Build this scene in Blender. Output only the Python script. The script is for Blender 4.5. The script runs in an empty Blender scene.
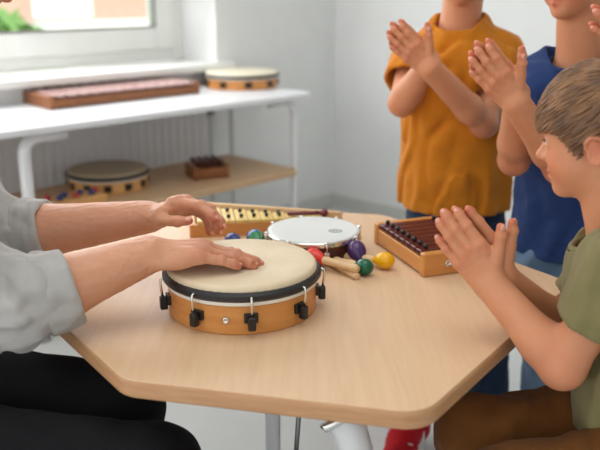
import bpy, bmesh, math, random
import numpy as np
from mathutils import Vector, Matrix
random.seed(7); np.random.seed(7)
S = bpy.context.scene; COL = S.collection
R = math.radians
# ------------------------------------------------------------------ camera maths
F = 800.0; PT = R(16.5); CH = 1.10
_c, _s = math.cos(PT), math.sin(PT)
def ray(px, py):
    u = (px-300)/F; v = (225-py)/F
    return np.array([u, _c+v*_s, -_s+v*_c])
def PZ(px, py, z):
    r = ray(px, py); t = (z-CH)/r[2]; return np.array([0, 0, CH])+r*t
def PY(px, py, Y):
    r = ray(px, py); t = Y/r[1]; return np.array([0, 0, CH])+r*t
V = lambda *a: np.array(a, float)
def nrm(v): v = np.array(v, float); return v/np.linalg.norm(v)
# ------------------------------------------------------------------ materials
def mat(name, col, rough=.5, metal=0, vary=None, bump=0, bscale=60, sss=0, spec=.5, sheen=0, stretch=(1,1,1), nscale=8, alpha=None):
    m = bpy.data.materials.new(name); m.use_nodes = True; nt = m.node_tree; b = nt.nodes['Principled BSDF']
    c = (*col, 1)
    b.inputs['Base Color'].default_value = c; b.inputs['Roughness'].default_value = rough
    b.inputs['Metallic'].default_value = metal; b.inputs['Specular IOR Level'].default_value = spec
    if sheen: b.inputs['Sheen Weight'].default_value = sheen
    if sss:
        b.inputs['Subsurface Weight'].default_value = sss; b.inputs['Subsurface Radius'].default_value = (1, .35, .2)
        b.inputs['Subsurface Scale'].default_value = .006
    tc = nt.nodes.new('ShaderNodeTexCoord'); mp = nt.nodes.new('ShaderNodeMapping'); mp.inputs['Scale'].default_value = stretch
    nt.links.new(tc.outputs['Object'], mp.inputs['Vector'])
    if vary:
        n = nt.nodes.new('ShaderNodeTexNoise'); n.inputs['Scale'].default_value = nscale; n.inputs['Detail'].default_value = 6
        nt.links.new(mp.outputs['Vector'], n.inputs['Vector'])
        r = nt.nodes.new('ShaderNodeValToRGB'); r.color_ramp.elements[0].position = .3; r.color_ramp.elements[1].position = .7
        r.color_ramp.elements[0].color = c; r.color_ramp.elements[1].color = (*vary, 1)
        nt.links.new(n.outputs['Fac'], r.inputs['Fac']); nt.links.new(r.outputs['Color'], b.inputs['Base Color'])
    if bump:
        n2 = nt.nodes.new('ShaderNodeTexNoise'); n2.inputs['Scale'].default_value = bscale; n2.inputs['Detail'].default_value = 4
        nt.links.new(mp.outputs['Vector'], n2.inputs['Vector'])
        bp = nt.nodes.new('ShaderNodeBump'); bp.inputs['Strength'].default_value = bump; bp.inputs['Distance'].default_value = .002
        nt.links.new(n2.outputs['Fac'], bp.inputs['Height']); nt.links.new(bp.outputs['Normal'], b.inputs['Normal'])
    return m
def srgb(r, g, b):
    f = lambda v: (v/255/12.92) if v <= 10 else ((v/255+.055)/1.055)**2.4
    return (f(r), f(g), f(b))
def skin_mat(name, a, b_):
    m = mat(name, a, .48, 0, None, .12, 420, .22, .4); nt = m.node_tree; b = nt.nodes['Principled BSDF']
    at = nt.nodes.new('ShaderNodeAttribute'); at.attribute_name = 'tint'
    n = nt.nodes.new('ShaderNodeTexNoise'); n.inputs['Scale'].default_value = 60; n.inputs['Detail'].default_value = 5
    tc = nt.nodes.new('ShaderNodeTexCoord'); nt.links.new(tc.outputs['Object'], n.inputs['Vector'])
    ad = nt.nodes.new('ShaderNodeMath'); ad.operation = 'MULTIPLY_ADD'; ad.inputs[1].default_value = .35; ad.inputs[2].default_value = -.08
    nt.links.new(n.outputs['Fac'], ad.inputs[0])
    a2 = nt.nodes.new('ShaderNodeMath'); a2.operation = 'ADD'; a2.use_clamp = True
    nt.links.new(at.outputs['Fac'], a2.inputs[0]); nt.links.new(ad.outputs[0], a2.inputs[1])
    mx = nt.nodes.new('ShaderNodeMix'); mx.data_type = 'RGBA'; mx.inputs[6].default_value = (*a, 1); mx.inputs[7].default_value = (*b_, 1)
    nt.links.new(a2.outputs[0], mx.inputs[0]); nt.links.new(mx.outputs[2], b.inputs['Base Color'])
    return m
def wood(name, a, b_, rough=.45, axis=(2, 30, 30), bump=.05, wave=True):
    m = mat(name, a, rough, 0, None, bump, 40, stretch=axis); nt = m.node_tree; b = nt.nodes['Principled BSDF']
    mp = [n for n in nt.nodes if n.type == 'MAPPING'][0]
    n = nt.nodes.new('ShaderNodeTexNoise'); n.inputs['Scale'].default_value = 3; n.inputs['Detail'].default_value = 8; n.inputs['Distortion'].default_value = .6
    nt.links.new(mp.outputs['Vector'], n.inputs['Vector'])
    r = nt.nodes.new('ShaderNodeValToRGB'); r.color_ramp.elements[0].position = .25; r.color_ramp.elements[1].position = .75
    r.color_ramp.elements[0].color = (*a, 1); r.color_ramp.elements[1].color = (*b_, 1)
    nt.links.new(n.outputs['Fac'], r.inputs['Fac']); nt.links.new(r.outputs['Color'], b.inputs['Base Color'])
    return m
M = {}
M['wall'] = mat('wall_paint', srgb(233, 234, 233), .9, vary=srgb(230, 231, 230), bump=.05, bscale=200, spec=.2)
M['floor'] = mat('floor_vinyl', srgb(212, 214, 213), .45, vary=srgb(204, 206, 205), nscale=5)
M['white'] = mat('white_lacquer', srgb(228, 229, 231), .35, vary=srgb(223, 224, 226))
M['frame'] = mat('window_plastic', srgb(236, 236, 232), .4, vary=srgb(231, 231, 227))
M['base'] = mat('baseboard_paint', srgb(205, 205, 200), .6, vary=srgb(200, 200, 195))
M['table'] = wood('birch_laminate', srgb(222, 189, 154), srgb(212, 175, 138), .42, (26, 1.6, 10), .03)
M['edge'] = wood('birch_edge', srgb(196, 150, 108), srgb(176, 128, 88), .45, (4, 4, 60), .05)
M['maple'] = wood('honey_maple', srgb(214, 150, 82), srgb(196, 128, 64), .35, (3, 3, 26), .04)
M['maple2'] = wood('light_maple', srgb(222, 172, 110), srgb(206, 150, 88), .4, (3, 22, 22), .04)
M['beech'] = wood('pale_beech', srgb(231, 196, 152), srgb(218, 178, 130), .45, (3, 22, 22), .04)
M['shelf'] = wood('shelf_beech', srgb(206, 172, 134), srgb(192, 156, 118), .5, (3, 20, 20), .04)
M['mahog'] = wood('mahogany', srgb(92, 48, 34), srgb(66, 32, 24), .3, (3, 20, 20), .04)
M['rose'] = wood('rosewood', srgb(96, 34, 34), srgb(66, 22, 24), .28, (3, 26, 26), .03)
M['rose_sheen'] = wood('rosewood_sheen', srgb(226, 196, 192), srgb(196, 150, 144), .16, (3, 26, 26), .03)  # base colour lightened to carry the window's reflection on the bars
M['brown'] = wood('walnut_frame', srgb(156, 98, 58), srgb(126, 76, 44), .4, (3, 20, 20), .05)
M['ybar'] = wood('yellow_bar', srgb(236, 206, 128), srgb(224, 190, 108), .35, (22, 3, 3), .03)
M['black'] = mat('black_rubber', srgb(26, 26, 28), .42, vary=srgb(34, 34, 36))
M['plas'] = mat('black_plastic', srgb(18, 18, 20), .3, vary=srgb(24, 24, 26))
M['chrome'] = mat('nickel', (.78, .77, .75), .18, 1, vary=(.7, .69, .67))
M['steel'] = mat('grey_steel', (.36, .36, .35), .35, .9, vary=(.3, .3, .3))
M['hide'] = mat('calfskin', srgb(228, 210, 180), .5, vary=srgb(214, 194, 162), bump=.15, bscale=90, nscale=14, sss=.1)
M['hide2'] = mat('goatskin_dark', srgb(176, 158, 132), .55, vary=srgb(160, 142, 116), bump=.1)
M['hide3'] = mat('cream_skin', srgb(236, 228, 204), .5, vary=srgb(230, 220, 194))
M['film'] = mat('white_drum_film', srgb(220, 222, 220), .35, vary=srgb(214, 216, 214))
M['ivory'] = mat('ivory_band', srgb(236, 230, 218), .4, vary=srgb(228, 222, 208))
M['mark'] = mat('printed_grey', srgb(120, 126, 126), .5, vary=srgb(132, 138, 138))
M['red'] = mat('red_gloss', srgb(226, 52, 36), .18, vary=srgb(220, 46, 32))
M['green'] = mat('green_gloss', srgb(8, 92, 64), .16, vary=srgb(10, 98, 68))
M['lgreen'] = mat('leaf_green_gloss', srgb(48, 132, 84), .18, vary=srgb(44, 126, 80))
M['yellow'] = mat('yellow_gloss', srgb(240, 178, 14), .18, vary=srgb(236, 172, 10))
M['blue'] = mat('blue_gloss', srgb(36, 92, 156), .16, vary=srgb(30, 84, 148))
M['navy'] = mat('navy_gloss', srgb(34, 44, 108), .2, vary=srgb(40, 52, 116))
M['purple'] = mat('purple_gloss', srgb(86, 50, 96), .14, vary=srgb(66, 44, 100))
M['wine'] = mat('wine_red', srgb(112, 40, 46), .35, vary=srgb(100, 34, 40))
M['redpeg'] = mat('red_peg', srgb(170, 40, 40), .4, vary=srgb(160, 36, 36))
M['skin'] = skin_mat('skin_adult', srgb(208, 152, 120), srgb(188, 98, 74))
M['skinc'] = skin_mat('skin_child', srgb(208, 146, 108), srgb(194, 98, 70))
M['nail'] = mat('fingernail', srgb(222, 162, 142), .28, vary=srgb(218, 156, 136))
M['hairb'] = mat('hair_brown', srgb(146, 104, 68), .4, vary=srgb(86, 58, 38), nscale=40)
M['haird'] = mat('hair_dark', srgb(70, 50, 38), .45, vary=srgb(56, 40, 30), nscale=40)
M['lash'] = mat('lash', srgb(48, 32, 26), .6, vary=srgb(40, 28, 22))
M['eyew'] = mat('eye_white', srgb(236, 232, 228), .12, vary=srgb(230, 226, 222))
M['iris'] = mat('iris', srgb(84, 62, 44), .12, vary=srgb(60, 44, 32), nscale=200)
M['pupil'] = mat('pupil', (.01, .01, .01), .1, vary=(.012, .012, .012))
def cloth(name, c, c2, sc=900, sheen=.1):
    return mat(name, c, .85, 0, c2, .25, sc, 0, .2, sheen, nscale=30)
M['mustard'] = cloth('mustard_jersey', srgb(202, 124, 28), srgb(194, 117, 24))
M['navycl'] = cloth('navy_jersey', srgb(36, 58, 106), srgb(32, 53, 98))
M['olive'] = cloth('olive_jersey', srgb(126, 118, 80), srgb(118, 110, 73))
M['greyl'] = cloth('grey_linen', srgb(180, 177, 173), srgb(168, 165, 161))
M['blackcl'] = cloth('black_twill', srgb(13, 13, 16), srgb(16, 16, 19), sheen=0)
M['browncl'] = cloth('brown_corduroy', srgb(108, 66, 26), srgb(96, 58, 22), sheen=.05)
M['denim'] = cloth('dark_denim', srgb(28, 44, 66), srgb(36, 54, 78))
M['denim2'] = cloth('faded_denim', srgb(92, 116, 144), srgb(112, 134, 158))
M['teal'] = cloth('teal_jersey', srgb(70, 120, 120), srgb(64, 112, 112))
M['shoe'] = cloth('red_mesh', srgb(196, 28, 40), srgb(180, 22, 34))
M['shoeg'] = cloth('grey_canvas', srgb(110, 116, 124), srgb(100, 106, 114))
M['sole'] = mat('white_rubber', srgb(232, 232, 230), .5, vary=srgb(226, 226, 224))
M['house'] = mat('house_render', srgb(196, 160, 148), .9, vary=srgb(190, 152, 140))
M['roof'] = mat('roof_tile', srgb(206, 150, 130), .9, vary=srgb(196, 140, 120))
M['leaf'] = mat('leaves', srgb(112, 148, 84), .8, vary=srgb(96, 132, 70))
M['lawn'] = mat('lawn', srgb(150, 168, 116), .9, vary=srgb(136, 156, 104))
gm = bpy.data.materials.new('window_glass'); gm.use_nodes = True
b = gm.node_tree.nodes['Principled BSDF']; b.inputs['Transmission Weight'].default_value = 1; b.inputs['Roughness'].default_value = 0
b.inputs['IOR'].default_value = 1.0; b.inputs['Base Color'].default_value = (.97, .99, .98, 1)
M['glass'] = gm
# ------------------------------------------------------------------ object helpers
def thing(name, label, cat, loc=(0, 0, 0), rz=0, group=None):
    o = bpy.data.objects.new(name, None); o.empty_display_size = .05; COL.objects.link(o)
    o.location = Vector([float(v) for v in loc]); o.rotation_euler = (0, 0, rz); o['label'] = label; o['category'] = cat
    if group: o['group'] = group
    return o
def link(name, me, m, parent=None, smooth=True, bevel=0):
    o = bpy.data.objects.new(name, me); COL.objects.link(o)
    for k in (m if isinstance(m, list) else [m]): me.materials.append(k)
    if parent: o.parent = parent
    if smooth:
        me.polygons.foreach_set('use_smooth', [True]*len(me.polygons))
    if bevel:
        bv = o.modifiers.new('bevel', 'BEVEL'); bv.width = bevel; bv.segments = 3; bv.limit_method = 'ANGLE'; bv.angle_limit = R(40)
        wn = o.modifiers.new('wn', 'WEIGHTED_NORMAL'); wn.keep_sharp = False
    return o
class MB:
    def __init__(s): s.v = []; s.f = []
    def add(s, vs, fs):
        n = len(s.v); s.v += [tuple(map(float, p)) for p in vs]; s.f += [tuple(i+n for i in f) for f in fs]; return s
    def box(s, lo, hi, M4=None):
        x0, y0, z0 = lo; x1, y1, z1 = hi
        vs = [Vector(p) for p in ((x0,y0,z0),(x1,y0,z0),(x1,y1,z0),(x0,y1,z0),(x0,y0,z1),(x1,y0,z1),(x1,y1,z1),(x0,y1,z1))]
        if M4: vs = [M4 @ p for p in vs]
        return s.add(vs, [(3,2,1,0),(4,5,6,7),(0,1,5,4),(1,2,6,5),(2,3,7,6),(3,0,4,7)])
    def prism(s, poly, z0, z1):
        n = len(poly)
        return s.add([(x, y, z0) for x, y in poly]+[(x, y, z1) for x, y in poly],
            [tuple(range(n-1, -1, -1)), tuple(range(n, 2*n))]+[(i, (i+1) % n, n+(i+1) % n, n+i) for i in range(n)])
    def lathe(s, prof, n=48, M4=None, closed=False):
        vs = []; fs = []; k = len(prof)
        for i in range(n):
            a = 2*math.pi*i/n
            for r, z in prof:
                p = Vector((r*math.cos(a), r*math.sin(a), z)); vs.append(M4 @ p if M4 else p)
        rng = k if closed else k-1
        for i in range(n):
            j = (i+1) % n
            for q in range(rng):
                q2 = (q+1) % k
                fs.append((i*k+q, j*k+q, j*k+q2, i*k+q2))
        return s.add(vs, fs)
    def tube(s, path, r, n=10, cap=True):
        P = [np.array(p, float) for p in path]; rs = r if hasattr(r, '__len__') else [r]*len(P)
        vs = []; fs = []; u = None
        for i, p in enumerate(P):
            t = nrm(P[min(i+1, len(P)-1)]-P[max(i-1, 0)])
            if u is None:
                u = np.cross(t, (0, 0, 1)) if abs(t[2]) < .9 else np.cross(t, (1, 0, 0))
            u = nrm(u-t*np.dot(u, t)); w = np.cross(t, u)
            for j in range(n):
                a = 2*math.pi*j/n; vs.append(p+rs[i]*(math.cos(a)*u+math.sin(a)*w))
        for i in range(len(P)-1):
            for j in range(n):
                k = (j+1) % n; fs.append((i*n+j, i*n+k, (i+1)*n+k, (i+1)*n+j))
        if cap: fs += [tuple(range(n-1, -1, -1)), tuple(range((len(P)-1)*n, len(P)*n))]
        return s.add(vs, fs)
    def ball(s, c, r, n=20, M4=None):
        r = r if hasattr(r, '__len__') else (r, r, r); m = n//2
        vs = [Vector((0, 0, 1))]+[Vector((math.sin(math.pi*i/m)*math.cos(2*math.pi*j/n), math.sin(math.pi*i/m)*math.sin(2*math.pi*j/n), math.cos(math.pi*i/m))) for i in range(1, m) for j in range(n)]+[Vector((0, 0, -1))]
        vs = [Vector((p.x*r[0], p.y*r[1], p.z*r[2])) for p in vs]
        if M4: vs = [M4 @ p for p in vs]
        vs = [p+Vector([float(q) for q in c]) for p in vs]
        fs = [(0, 1+j, 1+(j+1) % n) for j in range(n)]
        for i in range(m-2):
            for j in range(n): a = 1+i*n; fs.append((a+j, a+n+j, a+n+(j+1) % n, a+(j+1) % n))
        L = len(vs)-1; a = 1+(m-2)*n; fs += [(a+j, L, a+(j+1) % n) for j in range(n)]
        return s.add(vs, fs)
    def build(s, name, m, parent=None, smooth=False, bevel=0):
        me = bpy.data.meshes.new(name); me.from_pydata(s.v, [], s.f); me.update()
        bm = bmesh.new(); bm.from_mesh(me); bmesh.ops.recalc_face_normals(bm, faces=bm.faces); bm.to_mesh(me); bm.free()
        return link(name, me, m, parent, smooth or bool(bevel), bevel)
def struct(o): o['kind'] = 'structure'; return o
def autosmooth(o, ang=40):
    me = o.data; bm = bmesh.new(); bm.from_mesh(me)
    for e in bm.edges:
        e.smooth = not (len(e.link_faces) == 2 and e.calc_face_angle(0) > R(ang))
    for f in bm.faces: f.smooth = True
    bm.to_mesh(me); bm.free(); return o
def copy_tree(o, parent=None):
    c = o.copy(); COL.objects.link(c); c.parent = parent
    for ch in [q for q in o.children]: copy_tree(ch, c)
    return c
def axisM(d, loc=(0, 0, 0)):
    """matrix taking +Z to direction d at loc"""
    return Matrix.Translation(Vector([float(v) for v in loc])) @ Vector([float(v) for v in d]).to_track_quat('Z', 'Y').to_matrix().to_4x4()
# ------------------------------------------------------------------ implicit surfaces
def cone(a, b, ra, rb=None): return ('c', np.array(a, float), np.array(b, float), ra, ra if rb is None else rb)
def ell(c, r, Rm=None): return ('e', np.array(c, float), np.array(r, float), np.eye(3) if Rm is None else np.array(Rm, float))
def fcone(a, b, ra, rb, flat, axis):
    """capsule squashed by 'flat' along unit axis"""
    return ('f', np.array(a, float), np.array(b, float), ra, rb, flat, nrm(axis))
def pd(pr, P):
    t = pr[0]
    if t == 'c':
        a, b, ra, rb = pr[1:]; ab = b-a; l2 = ab@ab+1e-12
        h = np.clip((P-a)@ab/l2, 0, 1); q = P-a-h[:, None]*ab
        return np.sqrt(np.einsum('ij,ij->i', q, q))-(ra+h*(rb-ra))
    if t == 'e':
        c, r, Rm = pr[1:]; q = (P-c)@Rm
        k0 = np.sqrt((((q/r)**2).sum(1)))+1e-9; k1 = np.sqrt((((q/(r*r))**2).sum(1)))+1e-9
        return k0*(k0-1)/k1
    a, b, ra, rb, fl, ax = pr[1:]
    q = P-a; q = q+np.outer(q@ax, ax)*(1/fl-1); ab = b-a; ab = ab+ax*(ab@ax)*(1/fl-1); l2 = ab@ab+1e-12
    h = np.clip(q@ab/l2, 0, 1); q = q-h[:, None]*ab
    return (np.sqrt(np.einsum('ij,ij->i', q, q))-(ra+h*(rb-ra)))*(fl+1)/2
def smin(a, b, k):
    if k <= 0: return np.minimum(a, b)
    h = np.maximum(k-np.abs(a-b), 0)/k; return np.minimum(a, b)-h*h*k*.25
class G:
    def __init__(s, prims, k=.01, kout=.01, op='add', cuts=(), kc=.004):
        s.p = prims; s.k = k; s.ko = kout; s.op = op; s.cuts = [(np.array(q, float), nrm(n)) for q, n in cuts]; s.kc = kc
def evalg(groups, P, act=None):
    d = None; n = len(P)
    for gi, g in enumerate(groups):
        dg = None
        for pi, pr in enumerate(g.p):
            if act is not None and not act[gi][pi]: continue
            x = pd(pr, P); dg = x if dg is None else smin(dg, x, g.k)
        if dg is None: continue
        for q, nn in g.cuts: dg = -smin(-dg, -((P-q)@nn), g.kc)
        if g.op == 'add': d = dg if d is None else smin(d, dg, g.ko)
        elif g.op == 'sub':
            if d is not None: d = -smin(-d, dg, g.ko)
    return np.full(n, 1.) if d is None else d
def axis_pts(lo, hi, base, fines):
    x = lo; out = [x]
    while x < hi:
        h = base
        for a, b, f in fines:
            if a-.004 <= x < b+.004: h = min(h, f)
            elif x < a-.004 and x+h > a: h = max(min(h, a-x), f)
        x += h; out.append(x)
    return np.array(out)
def prim_bounds(pr):
    if pr[0] == 'e':
        m = max(pr[2]); return pr[1]-m, pr[1]+m
    r = max(pr[3], pr[4]); return np.minimum(pr[1], pr[2])-r, np.maximum(pr[1], pr[2])+r
def polygonise(groups, base=.005, fine=(), disp=None, lo=None, hi=None):
    bs = [prim_bounds(p) for g in groups if g.op == 'add' for p in g.p]
    L = np.min([q[0] for q in bs], 0)-.015; U = np.max([q[1] for q in bs], 0)+.015
    if lo is not None: L = np.maximum(L, lo)
    if hi is not None: U = np.minimum(U, hi)
    ax = [axis_pts(L[i], U[i], base, [(f[0][i], f[1][i], f[2]) for f in fine]) for i in range(3)]
    n = [len(a) for a in ax]; D = np.ones(n, np.float32); B = 14
    kmax = max([g.k for g in groups]+[g.ko for g in groups])+.006
    starts = [range(0, m, B) for m in n]
    cen = []; hd = []; idx = []
    for i in starts[0]:
        for j in starts[1]:
            for k in starts[2]:
                e = [min(i+B, n[0])-1, min(j+B, n[1])-1, min(k+B, n[2])-1]
                a = np.array([ax[0][i], ax[1][j], ax[2][k]]); b2 = np.array([ax[0][e[0]], ax[1][e[1]], ax[2][e[2]]])
                cen.append((a+b2)/2); hd.append(np.linalg.norm(b2-a)/2); idx.append((i, j, k))
    cen = np.array(cen); hd = np.array(hd)
    pc = [[pd(p, cen) for p in g.p] for g in groups]
    dc = evalg(groups, cen)
    for q in range(len(cen)):
        i, j, k = idx[q]; e = (min(i+B, n[0]), min(j+B, n[1]), min(k+B, n[2]))
        if abs(dc[q]) > hd[q]*1.35+.012:
            D[i:e[0], j:e[1], k:e[2]] = np.sign(dc[q]); continue
        act = [[pc[gi][pi][q] < hd[q]*1.2+kmax for pi in range(len(g.p))] for gi, g in enumerate(groups)]
        X, Y, Z = np.meshgrid(ax[0][i:e[0]], ax[1][j:e[1]], ax[2][k:e[2]], indexing='ij')
        P = np.stack([X.ravel(), Y.ravel(), Z.ravel()], 1)
        d = evalg(groups, P if disp is None else P+disp(P), act)
        D[i:e[0], j:e[1], k:e[2]] = d.reshape(X.shape)
    ins = D < 0
    cnt = np.zeros([m-1 for m in n], np.int8)
    for a in (0, 1):
        for b2 in (0, 1):
            for c2 in (0, 1): cnt += ins[a:n[0]-1+a, b2:n[1]-1+b2, c2:n[2]-1+c2]
    cells = np.argwhere((cnt > 0) & (cnt < 8)); del cnt
    ids = np.full([m-1 for m in n], -1, np.int32); ids[tuple(cells.T)] = np.arange(len(cells))
    acc = np.zeros((len(cells), 3)); num = np.zeros(len(cells))
    cs = [(a, b2, c2) for a in (0, 1) for b2 in (0, 1) for c2 in (0, 1)]
    val = {c2: D[cells[:, 0]+c2[0], cells[:, 1]+c2[1], cells[:, 2]+c2[2]].astype(float) for c2 in cs}
    pos = lambda c2: np.stack([ax[t][cells[:, t]+c2[t]] for t in range(3)], 1)
    for c1 in cs:
        for t in range(3):
            if c1[t] == 0:
                c2 = list(c1); c2[t] = 1; c2 = tuple(c2); v1, v2 = val[c1], val[c2]
                m = (v1 < 0) != (v2 < 0)
                w = np.where(m, v1/np.where(m, v1-v2, 1), 0)
                acc += np.where(m[:, None], pos(c1)+(pos(c2)-pos(c1))*w[:, None], 0); num += m
    verts = acc/num[:, None]
    faces = []
    for t in range(3):
        a = [slice(None)]*3; b2 = [slice(None)]*3; a[t] = slice(0, -1); b2[t] = slice(1, None)
        ch = ins[tuple(a)] != ins[tuple(b2)]
        e = np.argwhere(ch); o1, o2 = (t+1) % 3, (t+2) % 3
        ok = (e[:, o1] > 0) & (e[:, o2] > 0) & (e[:, o1] < n[o1]-1) & (e[:, o2] < n[o2]-1); e = e[ok]
        def cid(d1, d2):
            q = e.copy(); q[:, o1] += d1; q[:, o2] += d2; return ids[q[:, 0], q[:, 1], q[:, 2]]
        f = np.stack([cid(-1, -1), cid(0, -1), cid(0, 0), cid(-1, 0)], 1)
        fl = ~ins[e[:, 0], e[:, 1], e[:, 2]]
        f[fl] = f[fl][:, ::-1]; faces.append(f)
    faces = np.concatenate(faces)
    faces = faces[(faces >= 0).all(1)]
    return verts, faces
def smooth_mesh(v, f, it=1, lam=.5):
    for _ in range(it):
        acc = np.zeros_like(v); num = np.zeros(len(v))
        for a, b2 in ((0, 1), (1, 2), (2, 3), (3, 0)):
            np.add.at(acc, f[:, a], v[f[:, b2]]); np.add.at(acc, f[:, b2], v[f[:, a]])
            np.add.at(num, f[:, a], 1); np.add.at(num, f[:, b2], 1)
        v = v*(1-lam)+lam*acc/np.maximum(num, 1)[:, None]
    return v
def sdf_obj(name, groups, m, parent, base=.005, fine=(), disp=None, tints=None, sm=1, lo=None, hi=None):
    v, f = polygonise(groups, base, fine, disp, lo, hi)
    if sm: v = smooth_mesh(v, f, sm, .4)
    tv = None
    if tints:
        tv = np.zeros(len(v), np.float32)
        for c, r, a in tints:
            c = np.array(c, float); near = np.abs(v-c).max(1) < r*2.2
            d2 = ((v[near]-c)**2).sum(1); tv[near] = np.maximum(tv[near], a*np.exp(-d2/(r*r)))
    o = np.array(parent.matrix_basis.translation) if parent else np.zeros(3)
    v = v-o
    me = bpy.data.meshes.new(name); me.vertices.add(len(v)); me.vertices.foreach_set('co', v.astype(np.float32).ravel())
    me.loops.add(len(f)*4); me.loops.foreach_set('vertex_index', f.astype(np.int32).ravel())
    me.polygons.add(len(f)); me.polygons.foreach_set('loop_start', np.arange(len(f), dtype=np.int32)*4)
    me.update(calc_edges=True); me.validate()
    if tv is not None:
        at = me.attributes.new('tint', 'FLOAT', 'POINT'); at.data.foreach_set('value', tv)
    return link(name, me, m, parent, True)
def wr(seed, amp, freq, axis=None, asq=.35, rg=.5):
    """cloth folds as a domain warp; axis = direction along which folds run"""
    rs = np.random.RandomState(seed); ws = []
    for c in range(3):
        q = []
        for i in range(4):
            d = rs.randn(3)
            if axis is not None: d = d-(1-asq)*np.dot(d, nrm(axis))*nrm(axis)
            q.append((nrm(d)*freq*rs.uniform(.6, 1.7), rs.uniform(0, 6.28), rs.uniform(.5, 1)))
        ws.append(q)
    wd = [(rs.randn(3)*freq*.35, rs.uniform(0, 6)) for _ in range(2)]
    def f(P):
        w = sum(np.sin(P@a+p) for a, p in wd)*1.1; out = np.empty_like(P)
        for c in range(3):
            r = 0
            for a, p, q in ws[c]:
                s_ = np.sin(P@a+p+w); r = r+q*((1.1-rg)*s_+rg*(1.6*np.sqrt(s_*s_+.03)-1.1))
            out[:, c] = amp*r/1.6
        if axis is not None:
            u = nrm(axis); out -= .75*np.outer(out@u, u)
        return out
    return f
# ================================================================== THE ROOM
CX, CY = .174, 4.086
A_ = V(-.7071, -.7071); N_ = V(.7071, -.7071)          # along window wall away from the corner; out of window wall = along right wall
def W(s, d, z): return V(CX+A_[0]*s+N_[0]*d, CY+A_[1]*s+N_[1]*d, z)
WM = Matrix(((A_[0], N_[0], 0, CX), (A_[1], N_[1], 0, CY), (0, 0, 1, 0), (0, 0, 0, 1)))   # local (s,d,z) -> world
def wbox(mb, s0, s1, d0, d1, z0, z1): return mb.box((s0, d0, z0), (s1, d1, z1), WM)
struct(wbox(MB(), -.3, 4.6, -.3, 4.6, -.06, 0).build('floor', M['floor']))
m = MB(); T0 = -.32
WS0, WS1, WZ0, WZ1 = .76, 2.62, .79, 2.15
wbox(m, -.3, WS0, T0, 0, 0, 2.7); wbox(m, WS1, 4.6, T0, 0, 0, 2.7); wbox(m, WS0, WS1, T0, 0, 0, WZ0-.03); wbox(m, WS0, WS1, T0, 0, WZ1, 2.7)
struct(m.build('wall_left', M['wall']))
struct(wbox(MB(), -.3, 0, 0, 4.6, 0, 2.7).build('wall_right', M['wall']))
struct(wbox(MB(), -.3, 4.6, T0, 4.6, 2.7, 2.8).build('ceiling', M['white']))
struct(wbox(MB(), -.3, 4.6, 4.6, 4.9, 0, 2.7).build('wall_back', M['wall']))
struct(wbox(MB(), .0, 4.6, 0, .014, 0, .068).build('baseboard_left', M['base'], bevel=.003))
struct(wbox(MB(), 0, .014, .014, 4.6, 0, .068).build('baseboard_right', M['base'], bevel=.003))
struct(wbox(MB(), WS0-.06, WS1+.06, -.24, .06, WZ0-.03, WZ0).build('trim_1', M['frame'], bevel=.006))
wn = MB(); fw = .06
for a in ((WS0, WS0+fw, WZ0, WZ1), (WS1-fw, WS1, WZ0, WZ1), (WS0+fw, WS1-fw, WZ0, WZ0+.055), (WS0+fw, WS1-fw, WZ1-fw, WZ1)): wbox(wn, a[0], a[1], -.31, -.245, a[2], a[3])
win = struct(wn.build('window_1', M['frame'], bevel=.004))
m = MB(); s0, s1, z0, z1 = WS0+fw-.008, WS1-fw+.008, WZ0+.05, WZ1-fw+.008; w = .095
for a in ((s0, s0+w, z0, z1), (s1-w, s1, z0, z1), (s0+w, s1-w, z0, z0+w), (s0+w, s1-w, z1-w, z1)): wbox(m, a[0], a[1], -.30, -.232, a[2], a[3])
m.build('sash', M['frame'], win, bevel=.006)
m = MB(); wbox(m, s0+w-.004, s1-w+.004, -.272, -.266, z0+w-.004, z1-w+.004); m.build('pane', M['glass'], win)
m = MB(); g = .006
for a in ((s0+w, s0+w+g, z0+w, z1-w), (s1-w-g, s1-w, z0+w, z1-w), (s0+w+g, s1-w-g, z0+w, z0+w+g), (s0+w+g, s1-w-g, z1-w-g, z1-w)): wbox(m, a[0], a[1], -.264, -.229, a[2], a[3])
m.build('gasket', M['steel'], win)
# ---- outside the window
struct(wbox(MB(), -16, 14, -16, -.33, -.4, -.3).build('lawn', M['lawn']))
t = thing('house', 'pale pink rendered house with white base seen through the window', 'house', W(-6, -10.5, -.3))
def wpart(name, m4, parent, boxes, bevel=0):
    mb = MB()
    for b_ in boxes: wbox(mb, *b_)
    inv = Vector(parent.location)
    mb.v = [(x-inv.x, y-inv.y, z-inv.z) for x, y, z in mb.v]
    return mb.build(name, m4, parent, bevel=bevel)
wpart('wall', M['house'], t, [(-13, -1.2, -13.5, -10, .55, 3.4)])
wpart('plinth', M['white'], t, [(-13, -1.1, -13.6, -9.95, -.3, .55)])
mb = MB(); iv = Vector(t.location)
pr = [W(-13.4, -9.6, 3.3), W(-.8, -9.6, 3.3), W(-.8, -13.9, 3.3), W(-13.4, -13.9, 3.3), W(-13.4, -11.7, 5.2), W(-.8, -11.7, 5.2)]
mb.add([tuple(p-np.array(iv)) for p in pr], [(0, 1, 5, 4), (2, 3, 4, 5), (0, 4, 3), (1, 2, 5), (0, 3, 2, 1)]); mb.build('roof', M['roof'], t)
for s_ in (-4.6, -7.4, -10.2):
    wpart('window', M['white'], t, [(s_, s_+1.1, -10.02, -9.94, .6, 2.2)])
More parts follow.
